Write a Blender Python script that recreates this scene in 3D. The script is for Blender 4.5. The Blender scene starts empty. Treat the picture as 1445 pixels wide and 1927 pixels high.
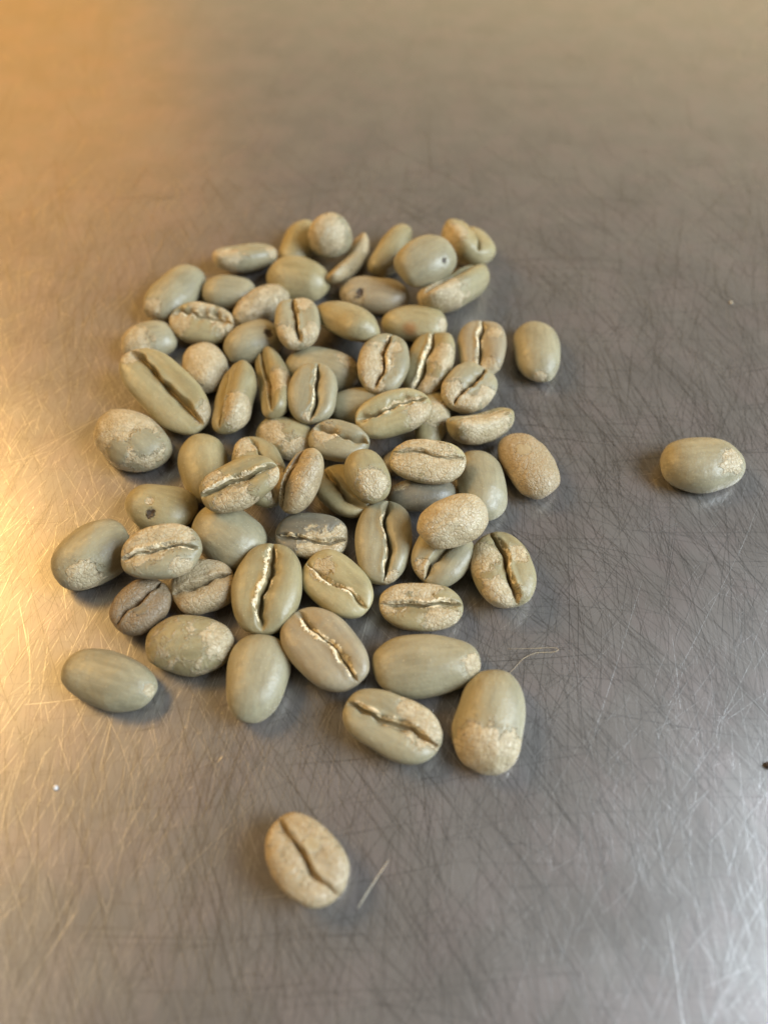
import bpy, math
import numpy as np
from mathutils import Quaternion, Vector

# ------------------------------------------------------------------ camera, world, lamps, exposure
scene = bpy.context.scene
COL = scene.collection
MM = 0.001
CAM_H, PITCH = 0.078, math.radians(57.0)

cam_data = bpy.data.cameras.new("camera")
cam = bpy.data.objects.new("camera", cam_data)
COL.objects.link(cam)
cam.location = (0, -CAM_H / math.tan(PITCH), CAM_H)
cam.rotation_euler = (math.radians(90) - PITCH, 0, 0)
cam_data.sensor_fit = 'VERTICAL'
cam_data.sensor_height = 36.0
cam_data.lens = 36.0 * 1456.0 / 1927.0
cam_data.clip_start = 0.004
cam_data.clip_end = 50
cam_data.dof.use_dof = True
cam_data.dof.focus_distance = 0.0880
cam_data.dof.aperture_fstop = cam_data.lens / 1.9
scene.camera = cam

world = bpy.data.worlds.new("World")
scene.world = world
world.use_nodes = True
bg = world.node_tree.nodes["Background"]
bg.inputs[0].default_value = (1.0, 0.87, 0.68, 1)
bg.inputs[1].default_value = 0.10

def lamp(name, direction, dist, w, h, color, radiance, target=(0, 0.0, 0)):
    d = Vector(direction).normalized()
    ld = bpy.data.lights.new(name, 'AREA')
    ld.shape = 'RECTANGLE'; ld.size = w; ld.size_y = h
    ld.color = color
    ld.energy = radiance * math.pi * w * h
    o = bpy.data.objects.new(name, ld)
    o.location = Vector(target) + d * dist
    o.rotation_euler = d.to_track_quat('Z', 'Y').to_euler()
    COL.objects.link(o)
    return o

lamp("window_light", (.78, -.16, .56), .60, .34, .36, (.77, .885, 1.0), 18.5)
lamp("warm_lamp", (-.66, .34, .63), .60, .24, .24, (1.0, .60, .20), 12.5)
lamp("left_fill_light", (-.72, -.10, .66), .60, .30, .40, (1.0, .86, .62), 1.2)  # unseen beige fill, added to brighten the near left of the steel
lamp("orange_cabinet_glow", (-.72, 1.0, .38), .90, .62, .55, (1.0, .43, .01), 1.5)
lamp("far_wall_glow", (.35, 1.0, .18), 1.1, 1.5, .50, (1.0, .75, .34), 1.4)

scene.view_settings.view_transform = 'Standard'
scene.view_settings.look = 'None'
scene.view_settings.exposure = 0.0
scene.view_settings.gamma = 1.0
scene.cycles.use_denoising = True
scene.cycles.max_bounces = 8

# ------------------------------------------------------------------ node helpers
class NT:
    def __init__(self, mat):
        mat.use_nodes = True
        self.t = mat.node_tree
        self.t.nodes.clear()
    def node(self, kind, **kw):
        n = self.t.nodes.new(kind)
        for k, v in kw.items(): setattr(n, k, v)
        return n
    def put(self, sock, v):
        if v is None: return
        if hasattr(v, 'is_output') or isinstance(v, bpy.types.NodeSocket): self.t.links.new(v, sock)
        else: sock.default_value = v
    def math(self, op, a, b=None, c=None, clamp=False):
        n = self.node('ShaderNodeMath', operation=op, use_clamp=clamp)
        self.put(n.inputs[0], a); self.put(n.inputs[1], b); self.put(n.inputs[2], c)
        return n.outputs[0]
    def vmath(self, op, a, b=None, scale=None):
        n = self.node('ShaderNodeVectorMath', operation=op)
        self.put(n.inputs[0], a)
        if b is not None: self.put(n.inputs[1], b)
        if scale is not None: self.put(n.inputs['Scale'], scale)
        return n.outputs['Value'] if op in ('DOT_PRODUCT', 'LENGTH', 'DISTANCE') else n.outputs[0]
    def noise(self, vec, scale, detail=2, rough=0.5, dist=0.0, color=False):
        n = self.node('ShaderNodeTexNoise')
        self.put(n.inputs['Vector'], vec)
        n.inputs['Scale'].default_value = scale; n.inputs['Detail'].default_value = detail
        n.inputs['Roughness'].default_value = rough; n.inputs['Distortion'].default_value = dist
        return n.outputs['Color' if color else 'Fac']
    def ramp(self, v, lo, hi, a=0.0, b=1.0, smooth=True):
        n = self.node('ShaderNodeMapRange', interpolation_type='SMOOTHSTEP' if smooth else 'LINEAR')
        self.put(n.inputs[0], v)
        for i, x in zip((1, 2, 3, 4), (lo, hi, a, b)): self.put(n.inputs[i], x)
        return n.outputs[0]
    def mix(self, f, a, b, blend='MIX'):
        n = self.node('ShaderNodeMix', data_type='RGBA', blend_type=blend)
        self.put(n.inputs[0], f)
        for s, v in ((6, a), (7, b)):
            self.put(n.inputs[s], (*v, 1) if isinstance(v, tuple) and len(v) == 3 else v)
        return n.outputs[2]
    def attr(self, name, kind='GEOMETRY', out='Fac'):
        n = self.node('ShaderNodeAttribute', attribute_name=name, attribute_type=kind)
        return n.outputs[out]
    def bump(self, height, dist, strength=1.0, normal=None):
        n = self.node('ShaderNodeBump')
        self.put(n.inputs['Height'], height)
        n.inputs['Distance'].default_value = dist; n.inputs['Strength'].default_value = strength
        if normal is not None: self.put(n.inputs['Normal'], normal)
        return n.outputs[0]

# ------------------------------------------------------------------ steel
def steel_material():
    m = bpy.data.materials.new("scratched_steel")
    N = NT(m)
    out = N.node('ShaderNodeOutputMaterial'); p = N.node('ShaderNodeBsdfPrincipled')
    N.t.links.new(p.outputs[0], out.inputs[0])
    tc = N.node('ShaderNodeTexCoord').outputs['Object']
    P = N.vmath('SCALE', tc, scale=1000.0)            # millimetres
    warp = N.vmath('SUBTRACT', N.noise(P, 0.09, 2, color=True), (0.5, 0.5, 0.5))
    P2 = N.vmath('ADD', P, N.vmath('SCALE', warp, scale=1.6))
    def scratches(cell, width, bias, spread, off, keep):
        v = N.node('ShaderNodeTexVoronoi', voronoi_dimensions='2D', feature='F1')
        q = N.vmath('SCALE', N.vmath('ADD', P2, off), scale=1.0 / cell)
        N.put(v.inputs['Vector'], q); v.inputs['Scale'].default_value = 1.0
        c = N.node('ShaderNodeSeparateXYZ'); N.put(c.inputs[0], v.outputs['Color'])
        d = N.node('ShaderNodeSeparateXYZ'); N.put(d.inputs[0], N.vmath('SUBTRACT', q, v.outputs['Position']))
        ang = N.math('MULTIPLY_ADD', N.math('SUBTRACT', c.outputs[0], 0.5), spread, bias)
        s, co = N.math('SINE', ang), N.math('COSINE', ang)
        dist = N.math('ABSOLUTE', N.math('SUBTRACT', N.math('MULTIPLY', d.outputs[0], s), N.math('MULTIPLY', d.outputs[1], co)))
        line = N.ramp(dist, 0.2 * width / cell, width / cell, 1.0, 0.0)
        strength = N.ramp(c.outputs[1], 1.0 - keep, 1.0, 0.0, 1.0)
        return N.math('MULTIPLY', line, strength)
    V, D = math.radians(86), math.radians(-56)
    fine = None
    for k, a in enumerate([
        (3.6, .045, V, .9, (3, 1, 0), .8), (3.0, .045, D, .8, (11, 41, 0), .8),
        (2.2, .040, 0.1, 6.3, (5, 91, 0), .8)]):
        s = scratches(*a)
        fine = s if fine is None else N.math('MAXIMUM', fine, s)
    # long stretched grain, softly brushed towards the viewer
    sm = N.node('ShaderNodeMapping'); N.put(sm.inputs[0], P2)
    sm.inputs['Rotation'].default_value = (0, 0, math.radians(4)); sm.inputs['Scale'].default_value = (2.2, .12, 1)
    grain = N.noise(sm.outputs[0], 1.0, 3, .6)
    sm2 = N.node('ShaderNodeMapping'); N.put(sm2.inputs[0], P2)
    sm2.inputs['Rotation'].default_value = (0, 0, math.radians(-34)); sm2.inputs['Scale'].default_value = (3.0, .25, 1)
    grain2 = N.noise(sm2.outputs[0], 1.0, 3, .6)
    micro = N.noise(P, 6.0, 2, .6)
    blotch = N.noise(P, .11, 3, .55)
    tint = N.noise(P, .17, 2, .5)
    base = N.mix(N.ramp(blotch, .3, .7), (.375, .358, .342), (.405, .388, .372))
    base = N.mix(N.ramp(tint, .42, .65, 0, .35), base, (.47, .405, .40))
    base = N.mix(N.math('MULTIPLY', fine, .50), base, (.25, .235, .22))
    p.inputs['Metallic'].default_value = .78
    N.put(p.inputs['Base Color'], base)
    r = N.math('ADD', N.ramp(blotch, .3, .7, .32, .35), N.math('MULTIPLY', fine, .10))
    r = N.math('ADD', r, N.ramp(micro, .3, .7, -.02, .02))
    N.put(p.inputs['Roughness'], r)
    h = N.math('MULTIPLY', fine, -.17)
    h = N.math('MULTIPLY_ADD', grain, .24, h)
    h = N.math('MULTIPLY_ADD', grain2, .04, h)
    h = N.math('MULTIPLY_ADD', micro, .24, h)
    N.put(p.inputs['Normal'], N.bump(h, 0.000022, 1.0))
    return m
STEEL = steel_material()

def new_mesh(name, verts, faces, mat, smooth=True):
    me = bpy.data.meshes.new(name)
    me.from_pydata([tuple(v) for v in verts], [], faces)
    me.materials.append(mat)
    if smooth: me.polygons.foreach_set('use_smooth', [True] * len(me.polygons))
    me.update()
    return me

def link(name, me, parent=None):
    o = bpy.data.objects.new(name, me)
    COL.objects.link(o)
    if parent is not None: o.parent = parent
    return o

X0, X1, Y0, Y1, TH = -.45, .45, -.30, .75, .0012
sv = [(X0, Y0, 0), (X1, Y0, 0), (X1, Y1, 0), (X0, Y1, 0), (X0, Y0, -TH), (X1, Y0, -TH), (X1, Y1, -TH), (X0, Y1, -TH)]
steel = link("steel_tabletop", new_mesh("steel_tabletop", sv,
        [(0, 1, 2, 3), (7, 6, 5, 4), (0, 4, 5, 1), (1, 5, 6, 2), (2, 6, 7, 3), (3, 7, 4, 0)], STEEL, False))
steel['kind'] = 'structure'
steel['label'] = "scratched brushed steel tabletop under the coffee beans"

# ------------------------------------------------------------------ bean material
#        flesh a              flesh b
TONES = {
    'g': ((.280, .246, .150), (.342, .304, .192)),
    'o': ((.275, .230, .120), (.335, .287, .158)),
    'y': ((.312, .262, .132), (.368, .314, .175)),
    'd': ((.155, .14, .10), (.20, .18, .13)),
    't': ((.36, .285, .16), (.42, .34, .20)),
    'p': ((.30, .248, .158), (.35, .295, .19)),
    'c': ((.34, .29, .15), (.40, .345, .19)),
    'k': ((.19, .145, .085), (.24, .19, .115)),
}
def bean_material(tone):
    a, b = TONES[tone]
    m = bpy.data.materials.new("bean_skin_" + {'g':'grey_green','o':'olive','y':'yellow_olive','d':'slate','t':'tan','p':'rosy_grey','c':'cream_olive','k':'brown'}[tone])
    N = NT(m)
    out = N.node('ShaderNodeOutputMaterial'); p = N.node('ShaderNodeBsdfPrincipled')
    N.t.links.new(p.outputs[0], out.inputs[0])
    tc = N.node('ShaderNodeTexCoord').outputs['Object']
    rnd = N.node('ShaderNodeObjectInfo').outputs['Random']
    P = N.vmath('SCALE', tc, scale=1000.0)
    offv = N.node('ShaderNodeCombineXYZ')
    for i, f in enumerate((97.0, 57.0, 31.0)): N.put(offv.inputs[i], N.math('MULTIPLY', rnd, f))
    P = N.vmath('ADD', P, offv.outputs[0])
    skin_a = N.attr('skin'); lip_a = N.attr('lip'); spot_a = N.attr('spot'); rust_a = N.attr('rust'); inner_a = N.attr('inner')
    gloss = N.attr('gloss', 'OBJECT')
    edge = N.noise(P, .9, 5, .62, .6)
    field = N.math('MULTIPLY_ADD', N.math('SUBTRACT', edge, .5), .95, skin_a)
    mask = N.math('MAXIMUM', N.ramp(field, .48, .54), N.ramp(field, .38, .52, 0, .26))
    shade = N.attr('shade', 'OBJECT')
    lipn = N.noise(P, 2.2, 3, .6)
    lipm = N.ramp(N.math('MULTIPLY_ADD', N.math('SUBTRACT', lipn, .5), .9, lip_a), .50, .62)
    # flesh
    big = N.noise(P, .28, 2, .5); mid = N.noise(P, 1.4, 3, .6)
    flesh = N.mix(N.ramp(big, .32, .68), a, b)
    flesh = N.mix(N.ramp(mid, .35, .7, 0, .30), flesh, tuple(x * .78 for x in a))
    speck = N.ramp(N.noise(P, 5.0, 1, .4), .69, .76, 0, .45)
    flesh = N.mix(speck, flesh, (.62, .54, .36))
    sm = N.node('ShaderNodeMapping'); N.put(sm.inputs[0], P); sm.inputs['Scale'].default_value = (.16, 1, 1)
    streak = N.noise(sm.outputs[0], 1.5, 3, .6)
    flesh = N.mix(N.ramp(streak, .42, .68, 0, .35), flesh, tuple(min(1, x * 1.25) for x in b))
    flesh = N.mix(N.ramp(streak, .44, .28, 0, .30), flesh, tuple(x * .66 for x in a))
    # silver skin
    vo = N.node('ShaderNodeTexVoronoi', feature='DISTANCE_TO_EDGE'); N.put(vo.inputs['Vector'], N.vmath('ADD', P, N.vmath('SCALE', N.noise(P, 2.0, 2, color=True), scale=.55)))
    vo.inputs['Scale'].default_value = 1.7
    cell = N.ramp(vo.outputs['Distance'], 0, .16)
    fm = N.node('ShaderNodeMapping'); N.put(fm.inputs[0], P); fm.inputs['Scale'].default_value = (.45, 1, 1); fm.inputs['Rotation'].default_value = (0, 0, .5)
    fib = N.noise(fm.outputs[0], 2.9, 4, .60, .9)
    patchy = N.noise(P, .8, 3, .6)
    sk = N.mix(N.ramp(patchy, .3, .7), (.47, .38, .225), (.585, .495, .32))
    sk = N.mix(N.math('MULTIPLY', shade, .8), sk, (.27, .185, .095))
    sk = N.mix(N.ramp(fib, .34, .56, .42, 0), sk, (.31, .22, .115))
    sk = N.mix(N.math('MULTIPLY', N.ramp(fib, .57, .74), .50), sk, (.74, .66, .48))
    sk = N.mix(N.ramp(cell, 0, 1, .18, 0), sk, (.25, .17, .09))
    if tone == 'k': sk = N.mix(.55, sk, (.17, .12, .075))
    col = N.mix(N.math('MULTIPLY', mask, N.ramp(patchy, .3, .7, .84, .99)), flesh, sk)
    col = N.mix(N.math('MULTIPLY', lipm, .85), col, (.66, .52, .30))
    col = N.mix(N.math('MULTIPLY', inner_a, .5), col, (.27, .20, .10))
    sp = N.ramp(N.math('MULTIPLY_ADD', N.math('SUBTRACT', edge, .5), 1.5, spot_a), .40, .62)
    col = N.mix(N.math('MULTIPLY', sp, .92), col, (.05, .03, .022))
    ru = N.ramp(N.math('MULTIPLY_ADD', N.math('SUBTRACT', lipn, .5), .3, rust_a), .2, .85)
    col = N.mix(N.math('MULTIPLY', ru, .75), col, (.33, .15, .05))
    N.put(p.inputs['Base Color'], col)
    r_flesh = N.ramp(mid, .3, .7, .36, .50)
    r_skin = N.math('SUBTRACT', N.ramp(fib, .35, .65, .55, .36), N.math('MULTIPLY', gloss, .12))
    rr = N.node('ShaderNodeMix', data_type='FLOAT'); N.put(rr.inputs[0], mask); N.put(rr.inputs[2], r_flesh); N.put(rr.inputs[3], r_skin)
    N.put(p.inputs['Roughness'], rr.outputs[0])
    p.inputs['Specular IOR Level'].default_value = .5
    p.inputs['Subsurface Weight'].default_value = .12
    p.inputs['Subsurface Radius'].default_value = (.0009, .0006, .0003)
    p.inputs['Subsurface Scale'].default_value = 1.0
    hs = N.math('MULTIPLY_ADD', cell, .32, N.math('MULTIPLY', fib, .75))
    hs = N.math('MULTIPLY', N.math('ADD', hs, .55), mask)
    hf = N.math('MULTIPLY_ADD', mid, .55, N.math('MULTIPLY', N.noise(P, 4.5, 2, .5), .13))
    h = N.math('ADD', hs, hf)
    h = N.math('MULTIPLY_ADD', lipm, .5, h)
    h = N.math('MULTIPLY_ADD', sp, -1.4, h)
    N.put(p.inputs['Normal'], N.bump(h, 0.00013, 1.0))
    return m
MATS = {k: bean_material(k) for k in TONES}

def film_material():
    m = bpy.data.materials.new("dry_silverskin")
    N = NT(m)
    out = N.node('ShaderNodeOutputMaterial'); p = N.node('ShaderNodeBsdfPrincipled')
    N.t.links.new(p.outputs[0], out.inputs[0])
    P = N.vmath('SCALE', N.node('ShaderNodeTexCoord').outputs['Object'], scale=1000.0)
    f = N.noise(P, 2.5, 3, .6)
    c = N.mix(N.ramp(f, .35, .62), (.60, .46, .25), (.84, .74, .52))
    N.put(p.inputs['Base Color'], c)
    p.inputs['Roughness'].default_value = .72
    p.inputs['Specular IOR Level'].default_value = .25
    N.put(p.inputs['Normal'], N.bump(N.noise(P, 5, 2, .5), .000012, 1.0))
    return m
FILM = film_material()

# ------------------------------------------------------------------ bean shape
NF = 2.8
def wav(rng, n, f):
    k = rng.normal(size=(n, 3)); k = k / np.linalg.norm(k, axis=1)[:, None] * f
    return k, rng.uniform(0, 6.28, n)
def nz(p, kw):
    k, ph = kw
    return np.sin(p @ k.T + ph).mean(axis=1)

class Bean:
    def __init__(self, d):
        self.d = d
        self.rng = np.random.default_rng(1000 + d['id'])
        g = d.get
        self.L, self.W = d['L'], d['W']
        self.T = g('thick', .64) * self.W
        self.crease = d['typ'] == 'C'
        self.pp = g('pp', 2.35)
        self.off, self.bow, self.S = g('off', 0.), g('bow', None), g('S', None)
        if self.bow is None: self.bow = float(self.rng.uniform(-.16, .16))
        if self.S is None: self.S = float(self.rng.uniform(-.10, .10))
        self.cw = g('cw', 1.1) * .055
        self.depth = g('depth', 1.0) * .30 * self.W * .64
        self.egg = float(self.rng.uniform(-.10, .10))
        self.side = 1 if self.rng.random() < .5 else -1
        self.n1, self.n2, self.n3, self.n4, self.n5 = wav(self.rng, 5, .55), wav(self.rng, 6, 1.3), wav(self.rng, 8, 4.2), wav(self.rng, 3, .9), wav(self.rng, 6, 2.3)
        self.wob = self.rng.uniform(0, 6.28, 3)
        self.fr = self.rng.uniform(.75, 1.3, 3) * np.array([6, 13, 27])
        self.slope = float(self.rng.uniform(.16, .42)) * g('cw', 1.1) ** .5
        if g('S') is not None or g('flip'): self.side = -self.side if g('flip') else self.side
    def yc(self, x):
        w = self.wob
        return self.off + self.bow * (1 - x * x) + self.S * np.sin(np.pi * x) + .034 * np.sin(self.fr[0] * x + w[0]) + .011 * np.sin(self.fr[1] * x + w[1]) + .005 * np.sin(self.fr[2] * x + w[2])
    def flat_z(self, x, y):
        """height of the creased side in mm before bending; x, y normalised"""
        r = np.clip(1 - np.abs(x) ** self.pp, 0, 1) ** (1 / self.pp)
        q = np.clip(np.abs(y) / np.maximum(r, 1e-4), 0, 1)
        z = self.T * .40 * r * (1 - q ** NF) ** (1 / NF)
        dy = y - self.yc(x)
        taper = np.clip(1.02 - np.abs(x) ** 7, 0, 1)
        z = z - .07 * self.T * np.exp(-(dy / .40) ** 2) * r
        sd = dy * self.side                       # > 0: the overhanging lobe, < 0: the lobe that slopes in
        z = z + .055 * self.T * np.exp(-((sd - .13) / .12) ** 2) * r * taper
        slope = np.where(sd < 0, np.exp(-(np.abs(sd) / self.slope) ** 1.6), np.exp(-(sd / .035) ** 2))
        z = z - .30 * self.depth * slope * taper * r
        wv = self.cw * (.45 + .55 * taper) * (1 + .40 * np.sin(self.fr[0] * .8 * x + self.wob[1]) + .28 * np.sin(self.fr[1] * x + self.wob[2]))
        wv = np.maximum(wv, .014)
        g = 1 / (1 + (np.abs(dy) / wv) ** 4)
        z = z - .72 * self.depth * g * taper * (.25 + .75 * r)
        return z, g * taper, np.exp(-np.clip(np.abs(dy) / wv - 1.2, 0, 9) ** 2 / 1.2) * (1 - g) * taper
    def finish(self, P):
        """bend, swell and roughen points given in mm"""
        d = self.d
        x = P[:, 0] / (self.L / 2)
        P = P.copy()
        P[:, 1] *= 1 + self.egg * x
        P[:, 2] += d.get('bend', 0) * self.L * .5 * x ** 2
        s = 1.035 + .10 * nz(P, self.n1) + .06 * nz(P, self.n2) - .055 * np.abs(nz(P, self.n4))
        s += .012 * nz(P, self.n5)
        P *= s[:, None]
        return P
    def mesh(self):
        d = self.d
        nu, nv = (110, 120) if self.crease else (64, 72)
        u = np.linspace(0, np.pi, nu + 1)
        if self.crease:   # segments crowd together at the crease
            t = np.linspace(0, 1, nv, endpoint=False)
            v = 2 * np.pi * (t - .9 * np.sin(2 * np.pi * t) / (2 * np.pi) * .92)
        else: v = np.linspace(0, 2 * np.pi, nv, endpoint=False)
        U, V = np.meshgrid(u[1:-1], v, indexing='ij')
        x = -np.cos(U); r = np.clip(1 - np.abs(x) ** self.pp, 0, 1) ** (1 / self.pp)
        s, c = np.sin(V), np.cos(V)
        e = np.where(c > 0, 2 / NF, 1.)
        y = np.sign(s) * np.abs(s) ** e; z = np.sign(c) * np.abs(c) ** e
        inner = np.zeros_like(x); lip = np.zeros_like(x)
        top = c > 1e-6
        if self.crease:
            # slide rows sideways so the dense columns follow the crease line
            yc = np.clip(self.yc(x) / np.maximum(r, .25), -.6, .6)
            y = np.where(top, y + yc * (1 - np.abs(y)) ** 1.0 * np.where(top, 1, 0), y)
            y = np.clip(y, -1, 1)
        yy = r * y
        if self.crease:
            zt, g, l = self.flat_z(x, yy)
            # blend to the ordinary profile near the rim so the seam closes
            zb = np.where(top, self.T * .40 * r * (1 - np.abs(y) ** NF).clip(0) ** (1 / NF), 0)
            k = np.clip((1 - np.abs(y)) / .06, 0, 1)
            Z = np.where(top, zb + (zt - zb) * k, self.T * .60 * r * z)
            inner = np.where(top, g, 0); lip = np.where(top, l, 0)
        else:
            Z = np.where(c > 0, self.T * .40 * r * z, self.T * .60 * r * z)
        P = np.stack([x * self.L / 2, yy * self.W / 2, Z], -1).reshape(-1, 3)
        tip = np.array([[-self.L / 2, 0, 0], [self.L / 2, 0, 0]])
        P = np.concatenate([P, tip])
        raw = P.copy()
        P = self.finish(P)
        inner = np.append(inner.ravel(), [0, 0]); lip = np.append(lip.ravel(), [0, 0])
        # coverage of silver skin
        sk = np.full(len(P), d.get('skin', .10))
        for (a, b, c_, R) in d.get('P', []):
            dd = np.linalg.norm(raw - np.array([a, b, c_]), axis=1)
            sk = np.maximum(sk, 1 - dd / (2 * R))
        for (a, b, c_, R) in d.get('hole', []):
            dd = np.linalg.norm(raw - np.array([a, b, c_]), axis=1)
            sk = np.minimum(sk, dd / (2 * R) - .05)
        spot = np.zeros(len(P)); rust = np.zeros(len(P))
        for q in d.get('spot', []):
            dd = np.linalg.norm(raw - np.array(q[:3]), axis=1)
            if len(q) > 4: rust = np.maximum(rust, 1 - dd / (2 * q[3]))
            else:
                spot = np.maximum(spot, 1 - dd / (2 * q[3]))
                nrm = raw / np.linalg.norm(raw, axis=1)[:, None].clip(1e-6)
                P -= nrm * (np.exp(-(dd / (q[3] * .8)) ** 2) * .35)[:, None]
        # roughened relief on skin
        amp = np.clip((sk - .35) * 2.5, 0, 1)
        nrm = P / np.linalg.norm(P, axis=1)[:, None].clip(1e-6)
        P += nrm * (amp * nz(P, self.n3) * .09)[:, None]
        self.P = P
        faces = []
        n1 = nu - 1
        idx = np.arange(n1 * nv).reshape(n1, nv)
        a, b = idx[:-1], idx[1:]
        quads = np.stack([a, np.roll(a, -1, 1), np.roll(b, -1, 1), b], -1).reshape(-1, 4)
        t0, t1 = n1 * nv, n1 * nv + 1
        tris = [(t0, int(idx[0, (j + 1) % nv]), int(idx[0, j])) for j in range(nv)] + [(t1, int(idx[-1, j]), int(idx[-1, (j + 1) % nv])) for j in range(nv)]
        faces = [tuple(int(i) for i in f) for f in quads] + tris
        me = new_mesh("coffee_bean", P * MM, faces, MATS[d['tone']])
        for nm, arr in (('skin', sk), ('lip', lip * (.35 + .25 * d.get('lip', .5))), ('inner', inner), ('spot', spot), ('rust', rust)):
            at = me.attributes.new(nm, 'FLOAT', 'POINT'); at.data.foreach_set('value', arr.astype(np.float32))
        return me
    def film(self, x0, x1, width, side):
        """papery strip of dried skin clinging to one lip of the crease, ragged along its outer edge"""
        rng = self.rng
        n, m = int(70 * (x1 - x0)) + 10, 5
        xs = np.linspace(x0, x1, n)
        def walk(step, amp):
            k = max(3, int(n / step)); c = rng.uniform(-1, 1, k + 3)
            return amp * np.interp(np.linspace(0, k, n), np.arange(k + 3), c)
        env = np.sin(np.pi * np.linspace(.03, .97, n)) ** .35
        wd = width * env * np.clip(.75 + walk(9, .60) + walk(1.6, .55), .16, 2.0)
        start = self.yc(xs) + side * self.cw * .75 + walk(5, .012)
        lift = np.abs(walk(4, .16)) * width * 8
        top, bot = [], []
        for k in range(m):
            c = k / (m - 1)
            y = start + side * wd * c
            x = xs + rng.uniform(-.006, .006, n)
            z = self.flat_z(x, y)[0]
            if k == 0: z = np.maximum(z, self.flat_z(xs, start + side * wd)[0] - .35)
            z = z + .045 + lift * (.15 if k in (0, m - 1) else .5 + .5 * math.sin(3.1 * c)) * .35 + rng.uniform(-.018, .018, n)
            top.append(np.stack([x * self.L / 2, y * self.W / 2, z], -1)); bot.append(np.stack([x * self.L / 2, y * self.W / 2, z - .035], -1))
        ring = top + bot[::-1]; R = len(ring)
        V = np.stack(ring, 1).reshape(-1, 3)
        V = self.finish(V) * MM
        F = [(i * R + j, i * R + (j + 1) % R, (i + 1) * R + (j + 1) % R, (i + 1) * R + j) for i in range(n - 1) for j in range(R)]
        F.append(tuple(range(R))[::-1]); F.append(tuple((n - 1) * R + j for j in range(R)))
        if side < 0: F = [f[::-1] for f in F]
        return new_mesh("silverskin", V, F, FILM, False)

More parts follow.
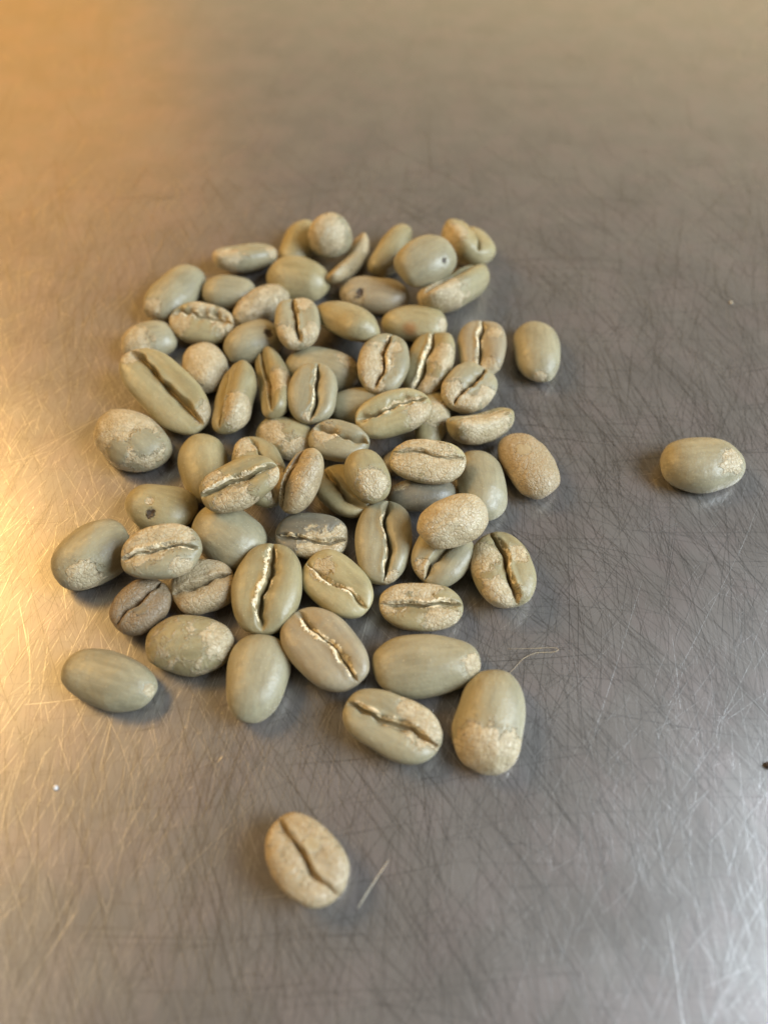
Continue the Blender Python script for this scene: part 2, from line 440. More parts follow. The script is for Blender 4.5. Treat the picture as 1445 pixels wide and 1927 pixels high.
DATA = [
{'id':1,'loc':[-20.51,43.67,2.37],'q':[0.9634,-0.2068,0.0358,0.1666],'L':9.67,'W':5.14,'typ':'C','tone':'g','bend':0.05,'lip':0,'thick':0.7,'pp':2.8,'P':[[-4.0,-1.84,0.52,3.23],[4.36,-1.32,0.83,1.73]]},
{'id':2,'loc':[-12.77,47.98,1.36],'q':[-0.0,-0.7883,-0.6153,-0.0],'L':10.0,'W':5.31,'typ':'B','tone':'y'},
{'id':3,'loc':[-8.15,46.08,3.77],'q':[-0.0446,-0.8944,-0.4446,0.0222],'L':6.47,'W':6.15,'typ':'B','tone':'g','skin':0.35,'thick':0.95,'P':[[-2.02,1.12,-2.66,3.44]]},
{'id':4,'loc':[-12.21,39.45,1.78],'q':[0.0,-0.9885,0.1514,0.0],'L':9.01,'W':6.97,'typ':'B','tone':'y'},
{'id':5,'loc':[-4.81,43.02,1.95],'q':[-0.7419,0.3541,0.1621,-0.5459],'L':12.19,'W':3.74,'typ':'C','tone':'t','skin':0.4,'bend':0.16,'lip':0.5,'thick':0.75,'pp':2.7,'P':[[3.05,-1.76,0.24,2.38]]},
{'id':6,'loc':[0.9,44.98,1.54],'q':[-0.0,-0.8435,-0.5371,-0.0],'L':10.85,'W':4.55,'typ':'B','tone':'o','bend':-0.12,'thick':0.85,'pp':2.6},
{'id':7,'loc':[5.86,38.31,5.93],'q':[0.0705,-0.9451,-0.3183,-0.0237],'L':8.9,'W':6.9,'typ':'B','tone':'g','spot':[[0.99,2.66,-1.63,0.37]]},
{'id':8,'loc':[12.52,45.43,3.64],'q':[0.7032,-0.2779,0.0413,-0.6531],'L':9.92,'W':8.08,'typ':'C','tone':'y','cw':1.3,'lip':0.3,'P':[[1.81,-3.8,0.68,2.3]]},
{'id':9,'loc':[10.12,35.96,3.26],'q':[0.8437,-0.3379,-0.0386,0.4153],'L':12.21,'W':6.21,'typ':'C','tone':'o','bend':0.08,'lip':0,'thick':0.75,'pp':2.8,'P':[[-5.5,-1.71,-0.35,3.99]]},
{'id':10,'loc':[-1.5,36.3,1.47],'q':[0.0,-0.9963,0.0856,0.0],'L':9.74,'W':5.73,'typ':'B','tone':'p','P':[[-2.44,2.35,-0.87,1.36]],'spot':[[-1.78,1.71,-1.65,0.68]]},
{'id':11,'loc':[-30.13,36.35,1.65],'q':[-0.0,-0.8631,-0.505,-0.0],'L':10.82,'W':6.47,'typ':'B','tone':'g','P':[[-4.87,0.0,-1.3,1.48]]},
{'id':12,'loc':[-22.34,36.94,1.43],'q':[0.0,-0.9999,0.0126,0.0],'L':7.72,'W':5.58,'typ':'B','tone':'g'},
{'id':13,'loc':[-17.48,33.45,1.82],'q':[-0.1264,0.9189,0.3698,-0.0539],'L':8.72,'W':5.32,'typ':'B','tone':'t','skin':0.55},
{'id':14,'loc':[-25.03,29.47,2.39],'q':[-0.9884,-0.1217,-0.0111,0.09],'L':8.88,'W':6.1,'typ':'C','tone':'o','cw':3.4,'off':0.18,'lip':1.0,'bow':0.1,'depth':1.4,'P':[[-3.25,-0.79,1.16,2.18],[4.0,0.88,0.76,2.48],[-0.33,1.68,1.45,1.9]]},
{'id':15,'loc':[-11.65,27.47,4.75],'q':[0.7607,0.0,0.0,-0.6491],'L':8.78,'W':6.12,'typ':'C','tone':'g','cw':1.4,'lip':0.5,'P':[[3.63,-1.95,0.35,2.23],[-2.19,0.95,1.4,1.57],[3.63,1.66,0.73,1.81]]},
{'id':16,'loc':[-5.0,28.5,3.51],'q':[0.3178,0.8252,-0.4657,0.0347],'L':12.17,'W':6.68,'typ':'B','tone':'o','bend':0.06},
{'id':17,'loc':[4.2,29.97,1.77],'q':[-0.0983,-0.993,0.065,-0.0064],'L':8.67,'W':6.14,'typ':'B','tone':'y','P':[[3.91,1.0,-0.96,1.02]],'spot':[[-0.32,2.76,-1.02,0.94,'rust']]},
{'id':18,'loc':[-32.32,27.09,1.51],'q':[-0.0,-0.9799,-0.1994,-0.0],'L':7.21,'W':5.89,'typ':'B','tone':'g','gloss':1,'P':[[-2.64,0.97,-1.54,3.0]]},
{'id':19,'loc':[-27.93,16.41,3.11],'q':[0.9074,0.1724,0.0209,-0.3827],'L':15.1,'W':7.15,'typ':'C','tone':'y','cw':1.5,'off':0.12,'lip':0.3,'bow':0.05,'depth':1.3,'thick':0.62,'P':[[6.24,1.66,0.97,1.6],[-6.8,0.0,0.93,1.37]]},
{'id':20,'loc':[-23.95,22.05,1.51],'q':[0.0,-0.8007,0.5991,0.0],'L':7.96,'W':5.9,'typ':'B','tone':'t','skin':0.75},
{'id':21,'loc':[-17.82,26.52,1.64],'q':[-0.0,-0.968,-0.251,-0.0],'L':7.9,'W':6.41,'typ':'B','tone':'g','spot':[[1.98,1.27,-2.02,0.64]]},
{'id':22,'loc':[-19.26,15.83,2.73],'q':[-0.6901,0.2469,0.2008,-0.6499],'L':11.77,'W':5.77,'typ':'C','tone':'o','bend':0.04,'cw':1.0,'off':0.2,'lip':0.35,'thick':0.75,'pp':2.6,'P':[[-3.67,-2.53,0.09,2.63]]},
{'id':23,'loc':[-14.25,18.14,2.45],'q':[0.7425,0.2172,-0.2849,-0.566],'L':12.34,'W':4.53,'typ':'C','tone':'o','bend':0.14,'lip':0,'thick':0.8,'pp':2.8,'P':[[1.37,1.61,1.25,2.44]]},
{'id':24,'loc':[-8.18,21.71,1.64],'q':[0.0,-0.9865,0.1637,0.0],'L':10.03,'W':6.41,'typ':'B','tone':'g','P':[[3.13,-1.17,-1.87,1.4]]},
{'id':25,'loc':[-8.9,15.43,4.18],'q':[0.7392,0.0369,-0.0335,0.6716],'L':9.07,'W':6.04,'typ':'C','tone':'g','cw':1.5,'off':-0.05,'lip':0.5,'bow':-0.08,'depth':1.2,'P':[[-4.09,-0.0,0.81,0.79]]},
{'id':26,'loc':[0.01,20.3,4.3],'q':[-0.7986,-0.0398,0.0299,-0.5998],'L':8.95,'W':6.38,'typ':'C','tone':'g','cw':1.2,'off':-0.02,'lip':1.2,'bow':0.0,'S':0.12,'P':[[-1.0,1.08,1.58,2.71],[-4.03,0.0,0.85,1.21],[1.63,-1.05,1.54,0.96]]},
{'id':27,'loc':[6.03,22.02,2.51],'q':[0.7965,-0.0861,-0.1169,0.5869],'L':10.29,'W':6.25,'typ':'C','tone':'o','cw':1.2,'off':0.15,'lip':0.9,'P':[[0.38,-2.23,1.34,2.08],[-4.64,-0.9,0.78,1.92]]},
{'id':28,'loc':[13.25,24.76,2.51],'q':[0.7411,-0.0334,-0.037,0.6696],'L':9.32,'W':6.54,'typ':'C','tone':'p','cw':1.3,'off':0,'lip':0.9,'P':[[1.7,-1.73,1.49,1.14],[-4.61,-0.38,0.33,2.09]]},
{'id':29,'loc':[20.87,25.13,1.54],'q':[0.0,-0.6998,0.7144,0.0],'L':9.97,'W':6.02,'typ':'B','tone':'g','P':[[4.93,0.14,-0.48,0.91]]},
{'id':30,'loc':[10.9,17.03,3.02],'q':[0.8787,0.0672,0.0202,0.4722],'L':7.41,'W':6.27,'typ':'C','tone':'g','cw':1.2,'off':0,'lip':0.5,'P':[[-3.06,1.12,0.97,2.28],[-3.34,-1.52,0.46,2.01],[-0.28,-2.91,0.88,1.62]]},
{'id':31,'loc':[-3.36,15.2,1.43],'q':[0.0,-0.997,0.077,0.0],'L':7.38,'W':5.6,'typ':'B','tone':'g'},
{'id':32,'loc':[1.21,11.97,4.08],'q':[0.9759,0.1432,-0.0239,0.163],'L':9.57,'W':5.65,'typ':'C','tone':'c','cw':2.2,'off':0.12,'lip':1.1,'bow':0.05,'depth':1.2,'P':[[2.98,-1.7,1.02,1.96]]},
{'id':33,'loc':[6.17,13.49,1.36],'q':[0.0907,-0.7728,-0.6178,0.1134],'L':8.78,'W':4.28,'typ':'B','tone':'y','P':[[-0.33,0.0,-1.64,2.15]]},
{'id':34,'loc':[12.23,11.43,2.34],'q':[0.9249,-0.3013,0.0307,0.2297],'L':9.03,'W':4.53,'typ':'C','tone':'o','bend':0.2,'lip':0,'thick':0.8,'pp':3.0,'P':[[-0.34,-2.22,0.5,3.4]]},
{'id':35,'loc':[17.79,5.86,1.54],'q':[0.0,-0.8366,0.5478,0.0],'L':9.89,'W':6.03,'typ':'B','tone':'t','skin':0.97,'shade':0.65,'hole':[[-1.1,0.66,-2.23,0.9]]},
{'id':36,'loc':[-31.47,9.5,1.78],'q':[0.0,-0.9457,0.325,0.0],'L':10.33,'W':6.95,'typ':'B','tone':'g','P':[[-0.39,0.77,-2.6,4.86],[4.27,0.5,-1.69,1.93]],'hole':[[1.15,2.68,-1.64,1.29],[3.22,0.0,-2.25,1.67]]},
{'id':37,'loc':[-21.95,5.43,1.5],'q':[0.0,-0.7941,0.6078,0.0],'L':10.38,'W':5.85,'typ':'B','tone':'y'},
{'id':38,'loc':[-16.32,-0.63,6.64],'q':[-0.9663,-0.1546,0.079,-0.1901],'L':9.17,'W':5.58,'typ':'C','tone':'o','cw':1.6,'off':0.08,'lip':1.1,'bow':0.0,'P':[[-1.02,-2.56,0.78,2.47],[-2.29,1.4,1.21,1.18],[4.13,-1.22,0.53,1.19]]},
{'id':39,'loc':[-14.9,4.12,3.12],'q':[0.8103,-0.16,0.0635,-0.5601],'L':11.02,'W':6.2,'typ':'C','tone':'o','cw':1.3,'off':0,'lip':0.4,'P':[[-3.43,-1.44,1.24,1.92],[3.43,0.89,1.31,2.48]]},
{'id':40,'loc':[-12.11,10.22,1.44],'q':[0.0,-0.9796,0.201,0.0],'L':8.03,'W':5.62,'typ':'B','tone':'o','P':[[-1.47,1.17,-1.87,1.97],[2.5,2.31,-0.41,2.36]]},
{'id':41,'loc':[-9.68,0.69,5.31],'q':[0.805,-0.1368,-0.3034,0.4912],'L':8.05,'W':4.75,'typ':'C','tone':'t','cw':1.2,'off':0.3,'lip':0.6,'gloss':1,'thick':0.8,'shade':0.4,'P':[[0.3,-1.99,1.08,2.98],[-2.95,-1.5,0.82,1.79]]},
{'id':42,'loc':[-5.44,8.41,3.02],'q':[-0.9845,-0.0491,-0.0084,0.1682],'L':7.22,'W':5.25,'typ':'C','tone':'g','cw':2.0,'off':0.3,'lip':0.6,'bow':-0.2,'depth':1.5,'P':[[-1.8,0.0,1.23,1.55]]},
{'id':43,'loc':[-4.74,1.55,2.2],'q':[-0.9057,-0.021,0.0452,0.421],'L':8.13,'W':5.68,'typ':'C','tone':'y','cw':1.3,'off':0.1,'lip':0.4,'bow':-0.3},
{'id':44,'loc':[-1.79,1.77,4.84],'q':[-0.054,0.8243,-0.5554,-0.0956],'L':6.5,'W':4.75,'typ':'B','tone':'o','skin':0,'gloss':1,'P':[[1.62,0.0,-1.66,1.93]]},
{'id':45,'loc':[5.27,3.75,5.1],'q':[-0.9883,-0.1451,-0.0067,0.0456],'L':8.98,'W':5.32,'typ':'C','tone':'c','cw':0.8,'off':0.22,'lip':0.5,'bow':0.0,'S':-0.08,'depth':0.6,'P':[[2.24,-1.34,1.15,3.06],[-2.8,-1.24,1.07,2.21],[-1.0,0.9,1.32,2.84]]},
{'id':46,'loc':[4.55,1.36,1.68],'q':[-0.1887,-0.9796,-0.0679,0.0131],'L':7.83,'W':5.02,'typ':'B','tone':'d','P':[[-2.44,-0.47,-1.58,1.13]]},
{'id':47,'loc':[2.87,7.5,0.92],'q':[-0.0,-0.9609,-0.2769,-0.0],'L':6.81,'W':3.6,'typ':'B','tone':'d'},
{'id':48,'loc':[11.69,3.04,1.51],'q':[0.0,-0.7453,0.6667,0.0],'L':9.81,'W':5.9,'typ':'B','tone':'g'},
{'id':49,'loc':[7.5,-4.8,5.56],'q':[0.0487,-0.9758,-0.2131,-0.0106],'L':8.17,'W':5.79,'typ':'B','tone':'t','skin':0.99,'gloss':1},
{'id':50,'loc':[6.43,-7.4,2.45],'q':[0.8777,0.0438,-0.0238,0.4767],'L':7.37,'W':6.3,'typ':'C','tone':'g','cw':1.5,'off':0,'lip':0.4,'P':[[-2.7,0.81,1.2,1.17]]},
{'id':51,'loc':[-0.11,-5.65,2.43],'q':[0.7301,0.0,0.0,0.6833],'L':10.45,'W':6.35,'typ':'C','tone':'g','cw':1.2,'off':-0.08,'lip':0.7,'bow':-0.06,'S':0.12,'depth':1.3,'P':[[-4.71,-1.39,0.61,0.93]]},
{'id':52,'loc':[-8.47,-4.84,2.21],'q':[0.9944,0.0985,0.0038,-0.0386],'L':7.94,'W':5.68,'typ':'C','tone':'d','cw':1.0,'off':-0.05,'lip':0.9,'bow':-0.22,'gloss':1,'P':[[1.45,-1.94,1.17,2.74],[3.58,0.0,0.76,1.45]]},
{'id':53,'loc':[-26.49,-0.46,1.59],'q':[0.0,-0.9901,0.1406,0.0],'L':8.53,'W':6.2,'typ':'B','tone':'y','P':[[-0.32,0.69,-2.32,0.43]],'spot':[[0.32,1.93,-1.86,0.55]]},
{'id':54,'loc':[-17.85,-4.54,1.82],'q':[0.0,-0.9306,0.3662,0.0],'L':8.81,'W':7.12,'typ':'B','tone':'g'},
{'id':55,'loc':[-32.93,-7.34,1.86],'q':[-0.0,-0.9323,-0.3618,-0.0],'L':9.16,'W':7.26,'typ':'B','tone':'g','P':[[-2.29,2.98,-1.1,2.32]]},
{'id':56,'loc':[-24.46,-8.65,5.14],'q':[0.9922,0.0982,-0.0076,0.0767],'L':8.99,'W':6.0,'typ':'C','tone':'g','cw':1.0,'off':-0.05,'lip':1.1,'bow':0.08,'S':0.05,'P':[[-1.64,0.98,1.45,2.85],[2.25,1.5,1.3,1.95],[2.8,-2.35,0.71,1.36]]},
{'id':57,'loc':[-19.86,-11.16,2.27],'q':[0.9807,0.0489,-0.0094,0.1888],'L':6.73,'W':5.92,'typ':'C','tone':'t','skin':0.9,'cw':1.1,'off':0,'lip':0.4,'shade':0.5},
{'id':58,'loc':[-26.21,-13.45,2.13],'q':[0.8926,0.0,0.0,0.4508],'L':6.56,'W':5.56,'typ':'C','tone':'k','skin':0.85,'cw':1.0,'off':0.1,'lip':0.2,'shade':0.9,'hole':[[-0.73,-0.94,1.38,0.68]]},
{'id':59,'loc':[-12.64,-11.66,2.81],'q':[0.7221,0.0,0.0,0.6918],'L':10.33,'W':7.33,'typ':'C','tone':'o','cw':1.6,'off':0,'lip':1.2,'bow':0.0,'S':-0.08,'depth':1.2},
{'id':60,'loc':[-5.12,-11.27,2.39],'q':[0.9347,0.0,0.0,-0.3553],'L':8.86,'W':6.22,'typ':'C','tone':'c','cw':1.2,'off':0.0,'lip':1.1,'bow':-0.12,'P':[[-2.22,-0.0,1.45,1.28]]},
{'id':61,'loc':[3.89,-13.63,2.01],'q':[-0.9951,-0.0985,-0.0007,0.0066],'L':8.87,'W':5.17,'typ':'C','tone':'o','cw':1.1,'off':0.12,'lip':1.1,'bow':-0.1,'P':[[-3.25,1.4,0.84,2.3],[2.22,-1.68,1.01,1.92],[0.33,1.84,1.11,1.72]]},
{'id':62,'loc':[13.23,-9.49,2.55],'q':[0.7931,0.0,0.0,-0.6091],'L':8.89,'W':6.64,'typ':'C','tone':'o','cw':1.2,'off':0.02,'lip':0.6,'P':[[-1.62,-2.27,1.37,2.1],[3.26,-1.79,1.08,2.28],[-0.99,1.8,1.56,1.17]]},
{'id':63,'loc':[-20.27,-17.74,1.61],'q':[-0.0,-1.0,-0.0081,-0.0],'L':8.84,'W':6.28,'typ':'B','tone':'o','skin':0.45,'P':[[3.65,-0.0,-1.56,2.44]]},
{'id':64,'loc':[-28.43,-21.67,1.41],'q':[0.0,-0.988,0.1546,0.0],'L':9.51,'W':5.49,'typ':'B','tone':'g','P':[[4.54,-0.23,-0.78,0.76]]},
{'id':65,'loc':[-13.12,-21.52,1.65],'q':[-0.0,-0.7451,-0.6669,-0.0],'L':9.13,'W':6.44,'typ':'B','tone':'g'},
{'id':66,'loc':[-6.1,-18.64,2.68],'q':[0.9072,0.0,0.0,-0.4206],'L':10.12,'W':6.99,'typ':'C','tone':'p','cw':1.2,'off':0.02,'lip':1.3,'bow':0.08,'S':0.06,'depth':1.1},
{'id':67,'loc':[4.48,-20.18,1.72],'q':[-0.0,-0.9991,-0.0431,-0.0],'L':10.89,'W':6.71,'typ':'B','tone':'g','P':[[4.5,0.94,-1.51,1.3]]},
{'id':68,'loc':[0.72,-26.57,2.32],'q':[0.9735,0.0486,0.0111,-0.2232],'L':9.78,'W':6.01,'typ':'C','tone':'g','cw':1.7,'off':0,'lip':1.0,'bow':0.0,'depth':1.2,'P':[[3.05,1.4,1.2,2.28],[1.09,2.12,1.27,1.36]]},
{'id':69,'loc':[10.45,-26.03,1.72],'q':[-0.0,-0.808,-0.5892,-0.0],'L':10.37,'W':6.73,'typ':'B','tone':'g','P':[[-4.96,-0.28,-0.95,3.87],[-3.23,2.56,-0.95,2.35]]},
{'id':70,'loc':[-7.2,-38.84,2.31],'q':[0.9114,0.0,0.0,-0.4116],'L':8.69,'W':6.02,'typ':'C','tone':'t','skin':0.62,'cw':0.8,'off':0.1,'lip':0.3,'bow':-0.1,'depth':0.7,'gloss':1,'shade':0.42,'hole':[[-0.32,1.03,1.51,0.71]]},
{'id':71,'loc':[38.83,5.85,1.8],'q':[-0.0,-0.9998,-0.0208,-0.0],'L':9.95,'W':7.04,'typ':'B','tone':'g','P':[[2.49,1.39,-2.22,1.64]]}
]
LABELS = {
    1: "grey half-moon bean edge-on at the heap's back left, chaff on its left end",
    2: "blurred yellowish bean tucked behind the round pale bean at the back",
    3: "round pale tan bean highest at the back of the heap, silvery skin on top",
    4: "plump smooth olive bean just below the round pale one at the back",
    5: "thin curled pinkish bean like a bracket beside the round pale one",
    6: "bent beige bean on its side between the curled pinkish bean and the dark-dotted bean",
    7: "large pale bean at the back right with a hairline crack and a tiny dark dot",
    8: "pale bean at the far back right corner of the heap, hollow crease facing up",
    9: "long bean on its side with a yellow lower edge, right below the dark-dotted one",
    10: "oval pinkish grey bean with a dark brown sore near its left end",
    11: "smooth pale grey oval bean at the upper left edge of the heap, tan left tip",
    12: "plain grey bean half hidden between the upper left oval bean and the tan wedge bean",
    13: "smooth tan wedge-shaped bean leaning right of the wide hollow bean",
    14: "bean with a wide ragged hollow crease and tan rim, upper left of the heap",
    15: "blotchy grey and tan bean with a near vertical crease below the plump olive bean",
    16: "tapering olive bean lying aslant with a ridge at its right tip",
    17: "olive bean with a rusty stain below and a yellow right tip, near the back right",
    18: "glossy silvery bean with tan left side at the far left edge, behind the giant bean",
    19: "giant elongated olive bean with a long deep open crease at the left edge",
    20: "round wrinkled tan bean resting right above the giant elongated bean",
    21: "grey bean with a dark cracked hole near its top, beside the round tan bean",
    22: "narrow upright bean with a silver patch on its side, right of the giant bean",
    23: "slim bracket-shaped bean with a tan patch, standing right of the silver-patched narrow one",
    24: "broad grey bean with a shiny patch at its right end, behind the twisted-crease bean",
    25: "upright grey bean with a twisted open crease ending in an orange chaff tip, mid heap",
    26: "upright bean with its left lobe covered in bright cream skin, centre top of the heap",
    27: "brownish olive bean with an orange frayed crease, left of the small round creased bean",
    28: "rosy grey bean with an orange upright crease at the right edge of the heap",
    29: "smooth upright bean standing apart at the upper right, yellowish lower tip",
    30: "small round bean with a diagonal crease and tan rim, at the right of the heap",
    31: "plain smooth bean half hidden behind the creamy open-crease bean",
    32: "creamy bean with a wide open crease full of white chaff, lying on top mid heap",
    33: "yellow-tan bean end poking out behind the creamy open-crease bean",
    34: "banana-shaped bean with a rough tan patch, right side of the heap",
    35: "rough brown-tan bean with a small grey bare spot, outermost at the right of the heap",
    36: "tan bean with jagged bare grey patches at the left edge below the giant bean",
    37: "smooth upright olive bean partly under the stacked pair of creased beans",
    38: "large bean topping the left pile, ragged cream crease lip and crusty tan lower edge",
    39: "bean under the large ragged-lipped bean, its crease showing at the top",
    40: "olive bean with brownish blotches hidden behind the dented bean, mid heap",
    41: "dark wrinkled silver-skinned bean standing on its edge, centre of the heap",
    42: "dented bean with a torn, broken crease in the middle of the heap",
    43: "yellowish bean with a folded bent crease, under the silver-patched upright bean",
    44: "small upright bean with a round silvery patch, in the centre of the heap",
    45: "speckled olive-yellow creased bean lying across the dark grey one at the right centre",
    46: "dark grey bean lying beneath the speckled creased bean",
    47: "dark grey bean almost hidden behind the speckled creased bean",
    48: "smooth pale green upright bean at the right, under the wrinkled silvery tan bean",
    49: "wrinkled silvery tan bean lying on a creased one, right of centre",
    50: "pale creased bean underneath the wrinkled silvery tan bean",
    51: "large upright greenish bean with a long dark crease right of centre",
    52: "dark slate-grey bean with a cream crease and silver speckles, in the centre",
    53: "olive bean with a small black hole and an orange flake, left side",
    54: "big smooth green bean beneath the large ragged-lipped bean",
    55: "big smooth grey bean at the far left edge, tilted up to the right",
    56: "grey bean with tan upper skin and a cream line crease, resting on the left side",
    57: "small rough tan bean with a shallow crease, right of the dark brown one",
    58: "small dark brown mottled bean with a diagonal crease at the lower left",
    59: "large upright olive bean with crumpled cream chaff in its crease, lower centre",
    60: "golden beige bean with a frayed crease top left, lower centre",
    61: "bean with a wide arched crease and brown papery edge, above the largest plain bean",
    62: "bean with a rough tan left rim and slanting crease at the lower right",
    63: "finely wrinkled olive-tan bean with a pale veined right end, lower left",
    64: "smooth grey-green bean lying alone at the lower left",
    65: "smooth upright bean with a soft highlight, lower centre-left front",
    66: "purplish grey bean with a ragged cream crease running diagonally, front centre",
    67: "largest plain green bean lying flat at the front right of the heap",
    68: "grey bean with open crease and crusty tan upper right, at the heap's very front",
    69: "upright grey bean with its lower third covered in jagged tan skin, front right",
    70: "tan creased bean lying alone in the foreground below the heap",
    71: "smooth bean lying alone at the far right on the bare steel",
}

for d in DATA:
    b = Bean(d)
    o = link("coffee_bean", b.mesh())
    o.location = Vector(d['loc']) * MM
    o.rotation_mode = 'QUATERNION'
    o.rotation_quaternion = Quaternion(d['q'])
    o['label'] = LABELS[d['id']]
    o['category'] = "coffee bean"
    o['group'] = "green coffee beans spilled on the steel"
    o['gloss'] = float(d.get('gloss', 0)); o['shade'] = float(d.get('shade', 0))
    lip = d.get('lip', .5) if b.crease else 0
    if lip >= .45:
        r = b.rng
        link("silverskin", b.film(-.84, float(r.uniform(.45, .86)), .10 * lip + .01, b.side), o)
        if lip > .85:
            link("silverskin", b.film(float(r.uniform(-.7, -.2)), .86, .07 * lip, -b.side), o)

# ------------------------------------------------------------------ scratches worn into the steel
def scratch_material(name, col, rough):
    m = bpy.data.materials.new(name); N = NT(m)
    out = N.node('ShaderNodeOutputMaterial'); p = N.node('ShaderNodeBsdfPrincipled')
    N.t.links.new(p.outputs[0], out.inputs[0])
    P = N.vmath('SCALE', N.node('ShaderNodeTexCoord').outputs['Object'], scale=1000.0)
    f = N.noise(P, 1.1, 3, .65)
    N.put(p.inputs['Base Color'], N.mix(N.ramp(f, .32, .50), (.41, .395, .38), col))
    p.inputs['Metallic'].default_value = 1.0; p.inputs['Roughness'].default_value = rough
    return m
GROOVE_DARK = scratch_material("groove_dark", (.30, .285, .268), .35)
GROOVE_PALE = scratch_material("groove_pale", (.90, .89, .87), .33)

def scratch_field(name, n, mat, seed, angles, len_rng, w_rng, h_rng, density=None, z=.003):
    rng = np.random.default_rng(seed)
    K = 6
    cx = rng.uniform(-115, 115, n * 2); cy = rng.uniform(-52, 150, n * 2)
    keep = (np.abs(cx) < 62 + (cy + 52) * .35) & (rng.uniform(size=len(cx)) < np.clip(1.15 - (cy - 10) / 60, .06, 1))
    n = int(n * .62)
    cx, cy = cx[keep][:n], cy[keep][:n]; n = len(cx)
    mu = np.array([a[0] for a in angles]); sd = np.array([a[1] for a in angles]); w = np.array([a[2] for a in angles]); w = w / w.sum()
    k = rng.choice(len(mu), n, p=w)
    # local bias makes bundles of near-parallel strokes
    bias = 7 * np.sin(cx * .07 + 1.3 * k) + 6 * np.sin(cy * .09 + 2.1 * k + cx * .03)
    ang = np.radians(mu[k] + bias + rng.normal(size=n) * sd[k])
    Ln = np.exp(rng.uniform(math.log(len_rng[0]), math.log(len_rng[1]), n))
    wd = rng.uniform(*w_rng, n) * .5
    hh = rng.uniform(*h_rng, n)
    curv = rng.normal(size=n) * .03
    t = np.linspace(-.5, .5, K)
    a = ang[:, None] + curv[:, None] * t[None] * 2
    dx = np.cos(a) * Ln[:, None] / (K - 1); dy = np.sin(a) * Ln[:, None] / (K - 1)
    px = cx[:, None] + np.cumsum(dx, 1) - dx.sum(1)[:, None] / 2; py = cy[:, None] + np.cumsum(dy, 1) - dy.sum(1)[:, None] / 2
    tap = np.sin(np.pi * np.linspace(.06, .94, K))[None] ** .5 * wd[:, None]
    nx, ny = -np.sin(a) * tap, np.cos(a) * tap
    z0 = z + rng.uniform(0, .004, n)[:, None] + np.zeros_like(px)
    V = np.stack([np.stack([px - nx, py - ny, z0], -1), np.stack([px, py, z0 + hh[:, None]], -1), np.stack([px + nx, py + ny, z0], -1)], 2)
    V = V.reshape(-1, 3) * MM
    base = (np.arange(n) * K * 3)[:, None, None, None]
    i = (np.arange(K - 1) * 3)[None, :, None, None]; j = np.arange(2)[None, None, :, None]
    q = np.array([0, 3, 4, 1])[None, None, None, :]
    F = (base + i + j + q).reshape(-1, 4)
    me = bpy.data.meshes.new(name)
    me.vertices.add(len(V)); me.vertices.foreach_set('co', V.ravel().astype(np.float32))
    me.loops.add(F.size); me.loops.foreach_set('vertex_index', F.ravel().astype(np.int32))
    me.polygons.add(len(F)); me.polygons.foreach_set('loop_start', np.arange(0, F.size, 4, dtype=np.int32))
    me.update(calc_edges=True); me.validate()
    me.materials.append(mat)
    o = link(name, me, steel); o['kind'] = 'stuff'
    return o
DIRS = [(86, 11, 3), (-58, 8, 3), (2, 7, 1), (62, 10, 1.2), (0, 90, .3)]
scratch_field("hairline_scratches", 22000, GROOVE_DARK, 1, DIRS, (2, 16), (.022, .055), (.0003, .0018))
scratch_field("bright_scratches", 14000, GROOVE_PALE, 2, [(86, 7, 3), (-58, 8, 2), (58, 9, 2), (0, 90, .15)], (1, 9), (.018, .040), (.0003, .0016))
scratch_field("deep_scratches", 700, GROOVE_DARK, 3, [(88, 8, 2), (-57, 6, 3), (3, 5, 1)], (8, 28), (.05, .085), (.0004, .0014))
scratch_field("long_bright_scratches", 120, GROOVE_PALE, 4, [(60, 10, 3), (84, 6, 1), (12, 8, 1)], (6, 26), (.035, .06), (.001, .0045))
scratch_field("pinprick_glints", 350, GROOVE_PALE, 5, [(70, 25, 3)], (.12, .7), (.04, .08), (.002, .009))

# ------------------------------------------------------------------ small debris
def strand(name, pts, rad, mat, flat=1.0, label=None, cat=None):
    """a thin fibre or sliver swept along points in mm"""
    P = np.array(pts, float); m = 7
    tt = np.linspace(0, len(P) - 1, 40)
    # smooth interpolation
    C = np.stack([np.interp(tt, np.arange(len(P)), P[:, i]) for i in range(3)], 1)
    for _ in range(3): C[1:-1] = (C[:-2] + 2 * C[1:-1] + C[2:]) / 4
    T = np.gradient(C, axis=0); T /= np.linalg.norm(T, axis=1)[:, None]
    S = np.cross(T, (0, 0, 1)); S /= np.linalg.norm(S, axis=1)[:, None]
    U = np.cross(S, T)
    r = rad * np.sin(np.pi * np.linspace(.04, .96, 40)) ** .5
    V = [tuple((C[i] + r[i] * (S[i] * math.cos(2 * math.pi * j / m) + flat * U[i] * math.sin(2 * math.pi * j / m))) * MM) for i in range(40) for j in range(m)]
    F = [(i * m + j, i * m + (j + 1) % m, (i + 1) * m + (j + 1) % m, (i + 1) * m + j) for i in range(39) for j in range(m)]
    F += [tuple(range(m))[::-1], tuple(39 * m + j for j in range(m))]
    o = link(name, new_mesh(name, V, F, mat))
    if label: o['label'] = label; o['category'] = cat
    return o
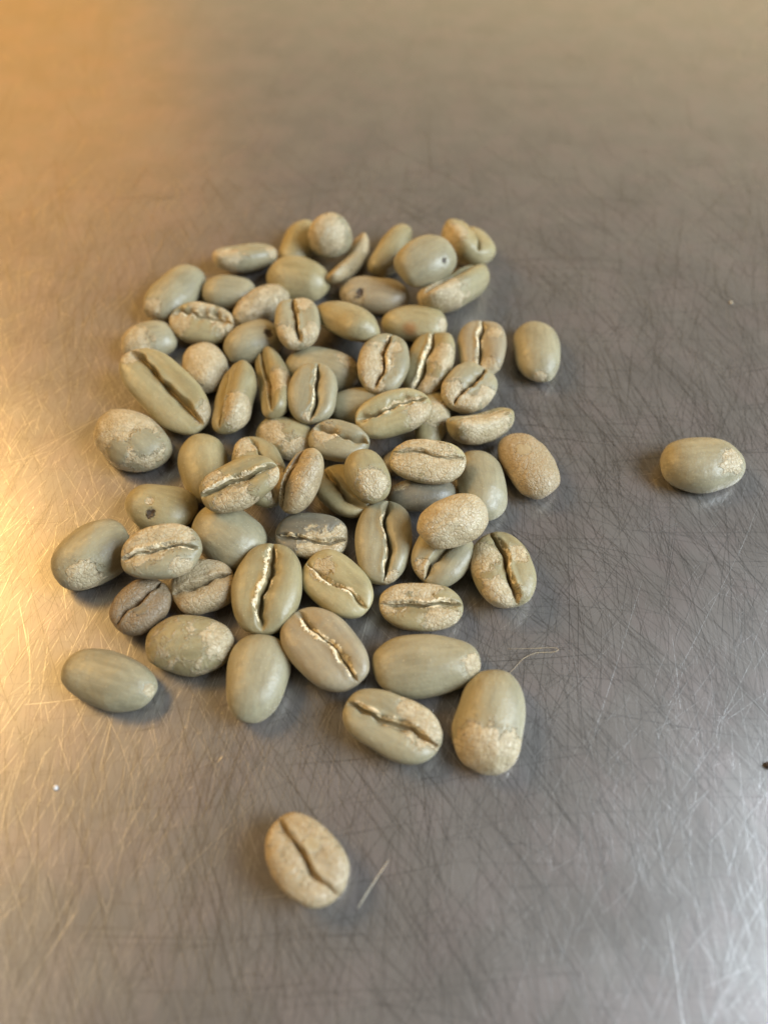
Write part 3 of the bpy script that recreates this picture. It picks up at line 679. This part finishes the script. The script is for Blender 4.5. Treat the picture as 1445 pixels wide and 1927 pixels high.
def plain(name, col, rough):
    m = bpy.data.materials.new(name); N = NT(m)
    out = N.node('ShaderNodeOutputMaterial'); p = N.node('ShaderNodeBsdfPrincipled')
    N.t.links.new(p.outputs[0], out.inputs[0])
    P = N.vmath('SCALE', N.node('ShaderNodeTexCoord').outputs['Object'], scale=1000.0)
    N.put(p.inputs['Base Color'], N.mix(N.ramp(N.noise(P, 3.0, 3, .6), .35, .65), tuple(c * .7 for c in col), col))
    p.inputs['Roughness'].default_value = rough
    return m
strand("hair", [(13.0, -20.6, .10), (13.7, -20.0, .25), (14.9, -18.7, .3), (16.4, -18.05, .2), (18.1, -18.1, .2), (18.8, -17.85, .35), (18.4, -17.55, .3), (15.9, -17.6, .12), (13.3, -17.65, .1)],
       .024, plain("pale_hair", (.62, .52, .34), .4), 1.0, "fine pale looped hair on the steel right of the heap's front", "hair")
g = strand("gouge", [(.45, -38.6, .0), (-.4, -39.75, .01), (-1.3, -41.0, .01), (-2.1, -42.2, .0), (-3.0, -43.6, -.03)],
       .085, plain("gouge_straw", (.50, .44, .33), .5), .18)
g.parent = steel
def crumb(loc, size, mat, seed, label):
    import bmesh
    bm = bmesh.new(); bmesh.ops.create_icosphere(bm, subdivisions=2, radius=size * MM)
    rng = np.random.default_rng(seed); k = wav(rng, 6, 3.0 / size)
    for v in bm.verts:
        v.co *= 1 + .35 * float(nz(np.array([v.co[:]]) / MM, k)[0]); v.co.z *= .6
    me = bpy.data.meshes.new("crumb"); bm.to_mesh(me); bm.free(); me.materials.append(mat)
    me.polygons.foreach_set('use_smooth', [True] * len(me.polygons))
    o = link("crumb", me); o.location = (loc[0] * MM, loc[1] * MM, size * .55 * MM)
    o['label'] = label; o['category'] = "crumb"
crumb((-32.0, -32.1), .26, plain("white_crumb", (.75, .72, .68), .6), 3, "tiny white crumb on the steel at the lower left")
crumb((38.0, -30.0), .38, plain("dark_crumb", (.04, .035, .05), .6), 4, "tiny dark crumb at the right edge of the steel")
crumb((50.5, 36.3), .20, plain("pale_crumb", (.70, .62, .45), .6), 5, "tiny pale crumb on the steel at the upper right")
